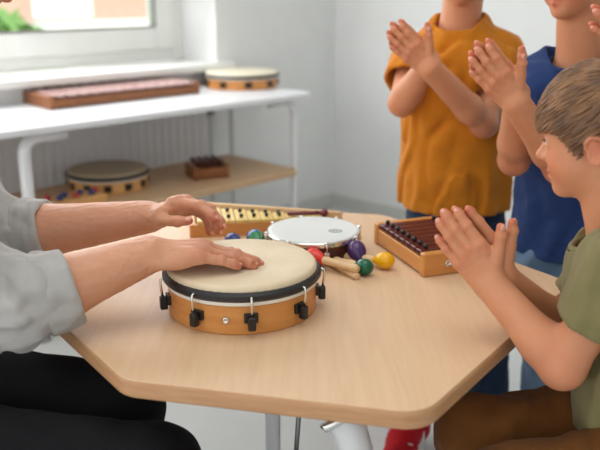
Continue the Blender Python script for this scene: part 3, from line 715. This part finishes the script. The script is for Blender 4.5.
def hair(parent, c, Rm, u, n, seed, m1, m2, label=None, fringe=.10):
    o = np.array(parent.matrix_basis.translation)
    sc = V(0, -.05, .125); rr = V(.362, .432, .42)
    ky = [-.5, -.22, -.17, -.13, .0, .03, .075, .12, .20, .28, .36, .5]; kz = [-.30, -.27, -.16, .05, .05, -.15, -.14, -.03, .07, .12, fringe, fringe]
    def keep(p, j=0):      # local point inside the haired area (hairline drops at the sideburn, clears the ear)
        return p[2] > np.interp(p[1], ky, kz)-(.0 if abs(p[0]) > .15 else .0)+j
    T = lambda p: c+u*(Rm@p)
    E = lambda p, r: ell(T(V(*p)), np.array(r)*u, Rm)
    sdf_obj('hair_base', [G([ell(T(sc), (rr+.012)*u, Rm)], 0, 0, 'add', [(T(V(0, -.3, -.30)), Rm@V(0, .25, -1)), (T(V(0, .1, fringe)), Rm@nrm(V(0, .9, -1)))], .02*u), G([E((.36, -.05, -.09), (.15, .12, .16)), E((-.36, -.05, -.09), (.15, .12, .16)), E((0, .40, -.12), (.42, .30, .25))], .01*u, .02*u, 'sub')], m2, parent, .0035, sm=2)
    rs = np.random.RandomState(seed); crown = V(.06, -.26, .42); mbs = MB()
    for _ in range(n):
        for _t in range(40):
            q = rs.randn(3); q /= np.linalg.norm(q); p = sc+rr*q
            if keep(p): break
        Ln = rs.uniform(.20, .40); ns = 8; lift = rs.uniform(.012, .06); pts = []; ws = []
        side = rs.uniform(-.25, .25); jit = rs.uniform(-.035, .02)
        for i in range(ns+1):
            t = i/ns; off = .004+lift*math.sin(min(t*1.25, 1)*math.pi*.62)*(1-.35*t)
            q = (p-sc)/rr; q = q/np.linalg.norm(q); pp = sc+(rr+off)*q; pts.append(T(pp)-o); ws.append(.0024*(1-.75*t**2)*u/.185)
            g = q/rr; g /= np.linalg.norm(g)
            d = p-crown; d = d/(np.linalg.norm(d)+.05)+V(-.15, .85, -.22)*.9*(1 if p[1] > -.25 else .2)+V(side, 0, 0)
            d = d-g*np.dot(d, g); d = nrm(d); p2 = p+d*Ln/ns
            lim = not keep(p2, jit)
            if lim: ws[-1] *= .6
            if lim: break
            p = p2
        if len(pts) > 2: ws[-1] *= .25; mbs.tube(pts, ws, 5, cap=False)
    hh = mbs.build('hair', m1, parent, smooth=True)
    if label: hh['label'] = label
    return hh
def tee(parent, m, hipc, necc, sh, el, fwd, wid, flat=.73, sl=.6, rsl=(.056, .062), seed=1, hemw=None, neckr=.052, amp=.004, name='t_shirt', nh=None, nup=None):
    up = nrm(necc-hipc); ch = hipc+(necc-hipc)*.72; hemw = hemw or wid*1.02
    gs = [G([fcone(hipc-up*.12, ch, hemw, wid, flat, fwd), cone(sh[0]*.9+sh[1]*.1-up*.012, sh[0]*.1+sh[1]*.9-up*.012, .046), cone(sh[0]*.65+sh[1]*.35, necc-up*.02, .046, .05), cone(sh[1]*.65+sh[0]*.35, necc-up*.02, .046, .05)], .05, 0, 'add', [(hipc, -up)])]
    subs = [cone(hipc-up*.06, hipc+up*.02, .0, .0)]
    for i in (0, 1):
        a = sh[i]; d = nrm(el[i]-a); Ls = np.linalg.norm(el[i]-a); q = a+d*Ls*sl
        gs.append(G([cone(a, q+d*.05, *rsl)], 0, .035, 'add', [(q, d)]))
        gs.append(G([cone(a+d*Ls*sl*.45, q+d*.06, rsl[0]-.011, rsl[1]-.010)], 0, .002, 'sub'))
    gs.append(G([fcone(hipc-up*.2, hipc+up*.03, hemw-.008, hemw-.012, flat, fwd)], 0, .003, 'sub'))
    nh = necc if nh is None else nh; nup = up if nup is None else nup
    gs.append(G([cone(nh-nup*.02, nh+nup*.12, neckr, neckr*1.25)], 0, .004, 'sub'))
    w1 = wr(seed, amp*1.7, 42, up+V(.25, 0, 0), .14, .8); w2 = wr(seed+50, amp*.35, 85, up, .4)
    return sdf_obj(name, gs, m, parent, .0042, disp=lambda P: w1(P)+w2(P), sm=1)
def collar(parent, m, necc, up, r, tilt, r2=.0052):
    o = np.array(parent.matrix_basis.translation); z = nrm(nrm(up)+tilt); x = nrm(np.cross(z, (0, 1, .01))); y = np.cross(z, x)
    mb = MB(); mb.tube([necc-o+r*(math.cos(a)*x+math.sin(a)*y) for a in np.linspace(0, 2*math.pi, 41)], r2, 10, cap=False); return mb.build('collar', m, parent, smooth=True)
def trousers(parent, m, hips, knees, ank, rad, seat, amp=.004, seed=1, name='trousers', fwd=(0, -1, 0), base=.0048, cuts=True, extra=()):
    gs = []
    for i in (0, 1):
        d = nrm(ank[i]-knees[i])
        gs.append(G([cone(hips[i], knees[i], rad[0], rad[1]), cone(knees[i], ank[i]+d*.04, rad[1], rad[2])], .03, .025 if i == 0 else .012, 'add', [(ank[i], d)]))
    gs.append(G(seat, .04, .04))
    w1 = wr(seed, amp, 38, knees[0]-hips[0], .9); w2 = wr(seed+9, amp*.45, 90)
    return sdf_obj(name, gs, m, parent, base, disp=lambda P: w1(P)+w2(P), sm=1)
def shoe(parent, heel, toe, m, msole, w=.036, h=.06, swoosh=False, name='shoe', label=None):
    """heel and toe are floor points"""
    heel = np.array(heel, float); toe = np.array(toe, float); heel[2] = toe[2] = 0; d = nrm(toe-heel); L = np.linalg.norm(toe-heel); s = np.cross(d, (0, 0, 1)); z = V(0, 0, 1)
    P = lambda f, y, h_: heel+d*f*L+s*y*w+z*h_
    sh = sdf_obj(name, [G([cone(P(.16, 0, .04), P(.55, 0, .042), w*.92, w*1.0), cone(P(.55, 0, .040), P(.86, -.05, .030), w, w*.72), cone(P(.16, 0, .05), P(.2, 0, h+.022), w*.85, w*.92), cone(P(.2, 0, .06), P(.5, 0, .058), w*.85, w*.7)], .02, 0, 'add', [(P(0, 0, .016), (0, 0, -1)), (P(0, 0, h+.034), nrm(V(0, 0, 1)+d*.0))], .004),
        G([cone(P(.17, 0, h+.01), P(.19, 0, h+.08), w*.72, w*.8)], 0, .004, 'sub')], m, parent, .0032)
    if label: sh['label'] = label
    o = np.array(parent.matrix_basis.translation)
    out = []
    for t in np.linspace(0, 2*math.pi, 36, endpoint=False):
        f = .5-.5*math.cos(t); y = math.sin(t)*(1.02-.12*math.cos(t)*-1)*1.0
        wx = (abs(math.sin(t))**.7)*math.copysign(1, math.sin(t)); q = P(.02+.98*f, wx*1.06, 0)-o; out.append((q[0], q[1]))
    so = MB().prism(out, -o[2]+.0005, -o[2]+.021).build('sole', msole, sh, bevel=.004)
    for k in range(4):
        f = .42+.09*k; zz = .094-.018*k if k < 3 else .052
        zz = (.058+w*.72)-.0085*k
        MB().tube([P(f, y, zz-.5*(y*w)**2/w*2.0+.0006)-o for y in (-.55, -.3, 0, .3, .55)], .0028, 6).build('lace', M['sole'] if k else m, sh, smooth=True)
    if swoosh:
        for sd in (-1, 1):
            MB().tube([P(f, sd*y, q)-o for f, y, q in ((.30, .93, .062), (.34, .98, .040), (.45, 1.02, .034), (.60, .97, .046), (.72, .85, .060))], [.002, .006, .0065, .004, .001], 8).build('white_stripe', M['sole'], sh, smooth=True)
    return sh
def person(label, base, group=None): return thing('person', label, 'person', base)
# ------------------------------------------------------------------ shared standing child
def child(label, hipc, necc, headc, fwd, sh, el, hands, hips, knees, ank, u, shirt, bottom, hairm, shoes, wid=.128, sl=.55, seed=1, hd_fwd=None, hemd=.0, shoe_sw=False, seat_r=.115, tr=(.066, .056, .050), finebox=None, headfine=None, nails=True, collar_m=None, nstr=500, rsl=(.054, .06), neckr=.05, skin_r=(.033, .030, .029, .0205), neck_fw=.0, seat=None, amp=.004, hair_lab=None, shoe_lab=None, base=.0046, sleeve_part=None):
    root = person(label, (hipc[0], hipc[1], 0))
    up = nrm(necc-hipc); Rm = frame(hd_fwd if hd_fwd is not None else fwd, (0, 0, 1))
    hg, tn = head_groups(headc, Rm, u)
    gs = list(hg)
    pel = hipc-up*.01
    gs.append(G([fcone(pel, hipc+(necc-hipc)*.70, wid*.80, wid*.84, .62, fwd), cone(sh[0]*.9+sh[1]*.1-up*.02, sh[1]*.9+sh[0]*.1-up*.02, .034), cone(necc-up*.05, necc+(headc-necc)*.55, .040, .036), cone(necc-up*.02, headc+u*(Rm@V(0, -.10, -.2)), .038, .040)], .04, .015))
    for h in hands:
        gs += [g for g in h['groups'][:5]]
    for h in hands: gs.append(h['groups'][5])
    for i in (0, 1): gs.append(G(arm_prims(sh[i], el[i], hands[i], *skin_r), .02, .012))
    for i in (0, 1): gs.append(G([cone(hips[i], knees[i], tr[0]*.78, tr[1]*.72), cone(knees[i], ank[i], tr[1]*.70, tr[2]*.55)], .02, .02))
    for h in hands: tn += h['tints']
    fines = []
    for h in hands:
        pts = np.array([n_[0] for n_ in h['nails']]+[h['W']]); fines.append((pts.min(0)-.022, pts.max(0)+.022, finebox or .0022))
    if headfine: fines.append((headc-u*.55, headc+u*.55, headfine))
    tn += [(el[i], .05, .3) for i in (0, 1)]
    body = sdf_obj('body', gs, M['skinc'], root, base, fines, tints=tn, sm=1)
    if nails:
        for h in hands: add_nails(h, root)
    face_parts(root, headc, Rm, u, hairm[1])
    hair(root, headc, Rm, u, nstr, seed, hairm[0], hairm[1], hair_lab)
    fh = nrm(np.array(fwd, float)); nh = necc+fh*neck_fw-up*neck_fw*.9; nup = nrm(up+fh*neck_fw*16)
    tee(root, shirt, hipc+up*hemd, necc, sh, el, fwd=fwd, wid=wid, sl=sl, seed=seed, rsl=rsl, neckr=neckr, amp=amp, nh=nh, nup=nup)
    collar(root, collar_m or shirt, nh+nup*.004, nup, neckr+.002, V(0, 0, 0))
    trousers(root, bottom, hips, knees, ank, tr, seat or [fcone(hipc+up*.05, (hips[0]+hips[1])/2-up*.0, wid*.76, wid*.80, .64, fwd)], seed=seed+3, amp=.006)
    for i, (a, b_) in enumerate(shoes[1]): shoe(root, a, b_, shoes[0], M['sole'], swoosh=shoe_sw, label=shoe_lab)
    return root
def clap(wr_px, tip_px, Yw, Yt, L, tilt, shift=(0, 0, 0), gap=.004, thumb=None, near='L', curl=((4, 6, 4),)*4, curl2=None, spread=(3, 0, -4, -6), fr=1.16):
    w = PY(*wr_px, Yw); tip = PY(*tip_px, Yt); f = nrm(tip-w); v = nrm(ray(*wr_px))
    side = nrm(np.cross(np.cross(f, -v), f)); perp = nrm(np.cross(v, f))          # perp: image-plane direction across the fingers (towards the thumb)
    N = nrm(side-tilt*perp)
    hn = hand(w, f, N, L, near, curl, spread, thumb, fr=fr)
    w2 = w-N*(.15*L+gap)+f*shift[0]+perp*shift[1]
    hf = hand(w2, f, -N, L, 'R' if near == 'L' else 'L', curl2 or curl, spread, thumb, fr=fr)
    return hn, hf
THUMB_UP = ((.10, .10, -.03), (.30, .285, -.03), (.43, .40, -.02), (.55, .47, -.015))
SEL = None
def want(k): return SEL is None or k in SEL
# ------------------------------------------------------------------ seated boy in olive
if want('olive'):
    hn, hf = clap((491, 285), (441, 215), 1.155, 1.165, .142, .30, (-.010, .013), thumb=THUMB_UP, spread=(-2, -3, -2, -5))
    headc = PY(594, 136, 1.16); u = .186
    f = nrm(V(-.86, .50, -.17)); fb = nrm(V(-.94, .34, 0))
    necc = PY(624, 230, 1.155); hipc = V(.53, 1.12, .41)
    shL = PY(628, 264, 1.06); shR = PY(616, 262, 1.26); elL = PY(562, 366, 1.08); elR = PY(560, 328, 1.25)
    hipL = PY(640, 480, 1.07); hipR = V(.50, 1.19, .40)
    hipL = V(.50, 1.05, .40)
    kL = V(.30, 1.035, .385); kR = V(.283, 1.155, .40)
    aL = V(.31, 1.05, .10); aR = V(.30, 1.17, .10)
    child('boy sitting at the right of the table in an olive t-shirt and brown trousers, clapping', hipc, necc, headc, fb, (shL, shR), (elL, elR), (hn, hf), (hipL, hipR), (kL, kR), (aL, aR), u,
        M['olive'], M['browncl'], (M['hairb'], M['haird']), (M['shoeg'], ((V(.335, 1.05, 0), V(.16, 1.06, 0)), (V(.325, 1.17, 0), V(.15, 1.19, 0)))), wid=.118, hemd=.035, sl=.60, seed=11, hd_fwd=f, finebox=.0017, headfine=.0024, nstr=5200,
        tr=(.072, .058, .055), rsl=(.052, .055), skin_r=(.035, .032, .0285, .0200), seat=[fcone(V(.53, 1.12, .49), V(.53, 1.12, .45), .092, .098, .74, fb)], neckr=.060, amp=.005, neck_fw=.016)
    st = thing('stool', 'small round stool under the seated boy', 'stool', (.52, 1.12, 0))
    MB().lathe([(0, .295), (.14, .295), (.15, .303), (.15, .32), (.14, .328), (0, .328)], 40).build('seat', M['beech'], st, smooth=True)
    for a in (45, 135, 225, 315):
        MB().tube([(.10*math.cos(R(a)), .10*math.sin(R(a)), .297), (.14*math.cos(R(a)), .14*math.sin(R(a)), 0)], .012, 12).build('leg', M['white'], st, smooth=True)
# ------------------------------------------------------------------ boy in mustard
if want('mustard'):
    hn, hf = clap((430, 68), (389, 30), 1.80, 1.79, .128, .25, (.004, .002), gap=.008, thumb=THUMB_UP)
    f = nrm(V(-.30, -.95, 0)); 
    necc = PY(459, 22, 2.0); hipc = V(.405, 2.03, .555); headc = PY(466, -38, 1.965)
    shL = PY(502, 56, 2.0); shR = PY(411, 60, 2.03); elL = PY(484, 124, 1.90); elR = PY(402, 103, 1.93)
    child('standing boy in a mustard yellow t-shirt and dark jeans clapping behind the table', hipc, necc, headc, f, (shL, shR), (elL, elR), (hn, hf), (V(.455, 2.02, .53), V(.355, 2.03, .53)), (V(.475, 1.95, .31), V(.33, 1.93, .30)), (V(.49, 1.86, .06), V(.29, 1.79, .085)), .19,
        M['mustard'], M['denim'], (M['hairb'], M['haird']), (M['shoe'], ((V(.50, 1.90, 0), V(.43, 1.73, 0)), (V(.305, 1.80, 0), V(.205, 1.655, 0)))), wid=.142, neckr=.055, neck_fw=.012, sl=.50, seed=21, hd_fwd=nrm(V(-.4, -.9, -.1)), nstr=500, shoe_sw=True, shoe_lab='red trainer with a white curved stripe', rsl=(.054, .062), tr=(.068, .056, .05), amp=.005)
# ------------------------------------------------------------------ boy in navy
if want('navy'):
    hn, hf = clap((517, 104), (472, 51), 1.52, 1.51, .138, .25, (.004, .003), gap=.008, thumb=THUMB_UP)
    f = nrm(V(-.55, -.83, 0))
    necc = PY(581, 55, 1.72); hipc = V(.605, 1.74, .525); headc = PY(578, -30, 1.68)
    shL = PY(624, 84, 1.66); shR = PY(541, 80, 1.76); elL = PY(560, 168, 1.58); elR = PY(514, 160, 1.66)
    child('standing boy in a navy blue t-shirt and faded jeans clapping behind the seated boy', hipc, necc, headc, f, (shL, shR), (elL, elR), (hn, hf), (V(.665, 1.72, .50), V(.565, 1.75, .50)), (V(.67, 1.73, .28), V(.595, 1.76, .28)), (V(.68, 1.75, .07), V(.60, 1.80, .07)), .19,
        M['navycl'], M['denim2'], (M['hairb'], M['haird']), (M['shoeg'], ((V(.70, 1.79, 0), V(.61, 1.63, 0)), (V(.62, 1.84, 0), V(.54, 1.69, 0)))), wid=.122, neckr=.058, neck_fw=.016, sl=.58, seed=31, hd_fwd=nrm(V(-.8, -.55, -.08)), nstr=500, headfine=.003, amp=.005)
# ------------------------------------------------------------------ child at the right edge
if want('edge'):
    hn, hf = clap((646, 56), (603, 4), 1.42, 1.40, .138, .1, (0, 0), gap=.01, thumb=THUMB_UP, spread=(7, 1, -8, -18))
    f = nrm(V(-.8, -.6, 0))
    necc = V(.92, 1.60, .95); hipc = V(.94, 1.63, .55); headc = V(.91, 1.58, 1.07)
    shL = V(.94, 1.48, .91); shR = V(.86, 1.70, .91); elL = V(.80, 1.38, .79); elR = V(.79, 1.55, .78)
    child('standing child at the right edge clapping with only the fingertips in view', hipc, necc, headc, f, (shL, shR), (elL, elR), (hn, hf), (V(.95, 1.57, .52), V(.92, 1.67, .52)), (V(.95, 1.57, .29), V(.93, 1.68, .29)), (V(.96, 1.58, .07), V(.94, 1.70, .07)), .19,
        M['teal'], M['denim'], (M['hairb'], M['haird']), (M['shoeg'], ((V(.98, 1.60, 0), V(.83, 1.52, 0)), (V(.96, 1.72, 0), V(.81, 1.66, 0)))), wid=.125, sl=.5, seed=41, nstr=300)
# ------------------------------------------------------------------ the adult
if want('adult'):
    root = person('adult in a grey shirt with rolled sleeves and black trousers playing the hand drum', (-.74, 1.32, 0))
    # near (right) hand lies on the skin
    wR = PY(150, 254, 1.235); tR = PZ(254, 264, TT+.079+.012)
    fR = nrm(nrm(tR-wR)+V(0, .06, .145))
    hR = hand(wR, fR, V(.02, .08, 1), .192, 'R', ((16, 8, 4), (16, 8, 4), (15, 8, 4), (13, 8, 4)), (-2, 0, 3, 7), ((.10, .10, -.06), (.29, .25, -.06), (.43, .29, -.06), (.56, .30, -.06)))
    wL = PY(147, 217, 1.42); kL_ = PY(192, 202, 1.40)
    hL = hand(wL, nrm(kL_-wL), V(-.15, .42, .90), .184, 'L', ((24, 30, 12), (32, 32, 16), (38, 36, 20), (44, 38, 22)), (3, 0, -3, -6), ((.10, .11, -.06), (.26, .22, -.13), (.44, .25, -.20), (.59, .22, -.235)))
    hips = (V(-.72, 1.12, .41), V(-.74, 1.33, .41))
    shR = V(-.70, 1.10, .90); shL = V(-.74, 1.50, .90)
    elR = PY(10, 308, 1.14); elL = PY(-8, 238, 1.46)
    necc = V(-.66, 1.31, .96); u = .215; f = nrm(V(.93, .0, -.36)); Rm = frame(f, V(.36, 0, .93)); headc = PY(10, 1, 1.33)-u*(Rm@V(0, .45, -.14))
    hg, tn = head_groups(headc, Rm, u); gs = list(hg); chest = V(-.73, 1.31, .78); hipc = V(-.78, 1.32, .47)
    gs.append(G([fcone(hipc, chest, .14, .15, .62, V(.95, 0, -.3)), cone(shR*.85+shL*.15, shL*.85+shR*.15, .05), cone(necc-V(.03, 0, .05), headc+u*(Rm@V(0, -.10, -.2)), .058, .056)], .06, .02))
    for h in (hR, hL): gs += h['groups'][:5]
    for h in (hR, hL): gs.append(h['groups'][5])
    gs.append(G(arm_prims(shR, elR, hR, .046, .043, .046, .029), .03, .015)); gs.append(G(arm_prims(shL, elL, hL, .046, .043, .046, .029), .03, .015))
    kn = (V(-.215, 1.05, .405), V(-.305, 1.235, .412)); an = (V(-.24, 1.09, .07), V(-.33, 1.24, .07))
    for i in (0, 1): gs.append(G([cone(hips[i], kn[i], .06, .045), cone(kn[i], an[i], .045, .035)], .02, .02))
    for h in (hR, hL): tn += h['tints']
    fn = []
    for h in (hR, hL):
        pts = np.array([n_[0] for n_ in h['nails']]+[h['W']]); fn.append((pts.min(0)-.03, pts.max(0)+.03, .0018))
    # tendons and veins on the back of the near hand
    T = lambda x, y, z: hR['W']+.186*(x*hR['X']+y*hR['Y']+z*hR['Z'])
    gs.append(G([cone(T(.10, .02, .062), T(.43, .06, .055), .006, .007), cone(T(.10, -.02, .06), T(.41, -.055, .05), .006, .007), cone(T(.12, -.05, .055), T(.36, -.15, .036), .006, .006)], .004, .014))
    gs.append(G([ell(T(.0, -.10, .05), (.012, .011, .010))], .004, .014))
    w3 = wr(77, .0007, 420)
    sdf_obj('body', gs, M['skin'], root, .0055, fn, disp=lambda P: w3(P), tints=tn, sm=1)
    for h in (hR, hL): add_nails(h, root)
    face_parts(root, headc, Rm, u, M['haird'])
    hair(root, headc, Rm, u, 500, 55, M['haird'], M['haird'])
    # shirt
    gs = [G([fcone(hipc-V(0, 0, .02), chest, .18, .185, .66, V(.95, 0, -.3)), cone(shR*.92+shL*.08, shL*.92+shR*.08, .068), cone(necc-V(.04, 0, .06), necc, .09, .07)], .07, 0)]
    cuffs = []
    for sh, el, h in ((shR, elR, hR), (shL, elL, hL)):
        d = nrm(h['W']-el); q = el+d*(.066 if h is hR else .088)
        gs.append(G([cone(sh, el, .076, .061), cone(el, q, .060, .056)], .04, .04, 'add', [(q, d)]))
        cuffs.append((q, d))
    gs.append(G([cone(necc-V(.01, 0, .01), necc+V(.05, 0, .12), .062, .08)], 0, .006, 'sub'))
    for q, d in cuffs: gs.append(G([cone(q-d*.04, q+d*.1, .048, .050)], 0, .003, 'sub'))
    wa = wr(61, .013, 36, nrm(V(1, 0, -.9)), .35, .8); wb = wr(62, .005, 80, nrm(V(1, 0, -.9)), .3, 1.0)
    sdf_obj('shirt', gs, M['greyl'], root, .0048, disp=lambda P: wa(P)+wb(P), sm=1)
    for i, (q, d) in enumerate(cuffs):
        wc = wr(63+i, .005, 60, d, .5, .9)
        sdf_obj('rolled_cuff', [G([cone(q-d*.012, q+d*.040, .0645, .0605)], 0, 0, 'add', [(q+d*.034, d), (q-d*.026, -d)], .008), G([cone(q-d*.08, q+d*.12, .0515, .0515)], 0, .003, 'sub')], M['greyl'], root, .0032, disp=wc)
    o = np.array(root.location); col = necc+V(.02, 0, .03)
    mb = MB(); z = nrm(V(.3, 0, .95)); x = nrm(np.cross(z, (0, 1, 0))); y = np.cross(z, x); vs = []; n = 32
    for k in range(n):
        a = R(20+320*k/(n-1)); dd = math.cos(a)*-x+math.sin(a)*y
        for rr_, hh in ((.066, -.012), (.068, .034), (.072, .036), (.084, .0), (.079, .0)): vs.append(col-o+dd*rr_+z*hh)
    mb.add(vs, [(k*5+j, (k+1)*5+j, (k+1)*5+(j+1) % 5, k*5+(j+1) % 5) for k in range(n-1) for j in range(5)]).build('collar', M['greyl'], root, smooth=True)
    trousers(root, M['blackcl'], hips, kn, an, (.086, .066, .058), [fcone(V(-.76, 1.27, .54), V(-.74, 1.25, .50), .165, .17, .8, V(1, 0, 0))], seed=71, amp=.003, base=.006)
    for a_, b_ in ((V(-.28, 1.09, 0), V(-.02, 1.07, 0)), (V(-.37, 1.24, 0), V(-.11, 1.25, 0))): shoe(root, a_, b_, M['plas'], M['black'], .047, .07)
    ch = thing('chair', 'low white chair under the adult with black trousers', 'chair', (-.74, 1.32, 0))
    MB().prism(rrect(-.2, .2, -.2, .2, .05), 0.300, .322).build('seat', M['white'], ch, bevel=.005)
    for sx in (-1, 1):
        for sy in (-1, 1): MB().tube([(sx*.16, sy*.16, .302), (sx*.19, sy*.18, 0)], .012, 12).build('leg', M['white'], ch, smooth=True)
    MB().prism(rrect(-.235, -.215, -.18, .18, .009), .50, .72).build('backrest', M['white'], ch, bevel=.004)
    for sy in (-1, 1): MB().tube([(-.19, sy*.15, .312), (-.225, sy*.15, .52)], .011, 12).build('back_post', M['white'], ch, smooth=True)
# ================================================================== CAMERA, LIGHT
cam = bpy.data.cameras.new('camera'); co = bpy.data.objects.new('camera', cam); COL.objects.link(co); S.camera = co
co.location = (0, 0, CH); co.rotation_euler = (R(90)-PT, 0, 0); cam.sensor_width = 36; cam.lens = F/600*36; cam.clip_start = .02
cam.dof.use_dof = True; cam.dof.focus_distance = 1.36; cam.dof.aperture_fstop = 3.1
w = bpy.data.worlds.new('sky'); S.world = w; w.use_nodes = True
bg = w.node_tree.nodes['Background']; bg.inputs['Color'].default_value = (.97, .985, 1, 1); bg.inputs['Strength'].default_value = 1.45
def area(name, loc, tgt, sx, sy, e, col=(1, 1, 1)):
    l = bpy.data.lights.new(name, 'AREA'); l.shape = 'RECTANGLE'; l.size = sx; l.size_y = sy; l.energy = e; l.color = col
    o = bpy.data.objects.new(name, l); COL.objects.link(o); o.location = loc
    o.rotation_euler = (Vector([float(v) for v in tgt])-Vector([float(v) for v in loc])).to_track_quat('-Z', 'Y').to_euler(); return o
area('daylight_window', W(1.7, .02, 1.5), V(-.1, 1.4, .6), 1.7, 1.2, 17, (.97, .985, 1))
area('side_fill', (-2.3, 1.7, 1.4), (0, 1.7, .5), 1.6, 1.5, 34, (1, .985, .96))  # added fill from the left, no window there; brightens below the white table
area('top_fill', (0, 1.3, 2.66), (0, 1.3, 0), 1.6, 1.6, 16, (1, .985, .96))  # unseen overhead lamp, added to restore top light the ceiling cuts off
sn = bpy.data.lights.new('sun', 'SUN'); sn.energy = 6; sn.angle = R(3); so = bpy.data.objects.new('sun', sn); COL.objects.link(so)
so.rotation_euler = Vector((-.35, .35, -.87)).to_track_quat('-Z', 'Y').to_euler()
S.view_settings.view_transform = 'Standard'; S.view_settings.look = 'None'; S.view_settings.gamma = 1; S.view_settings.exposure = 0
S.cycles.use_denoising = True; S.cycles.max_bounces = 8
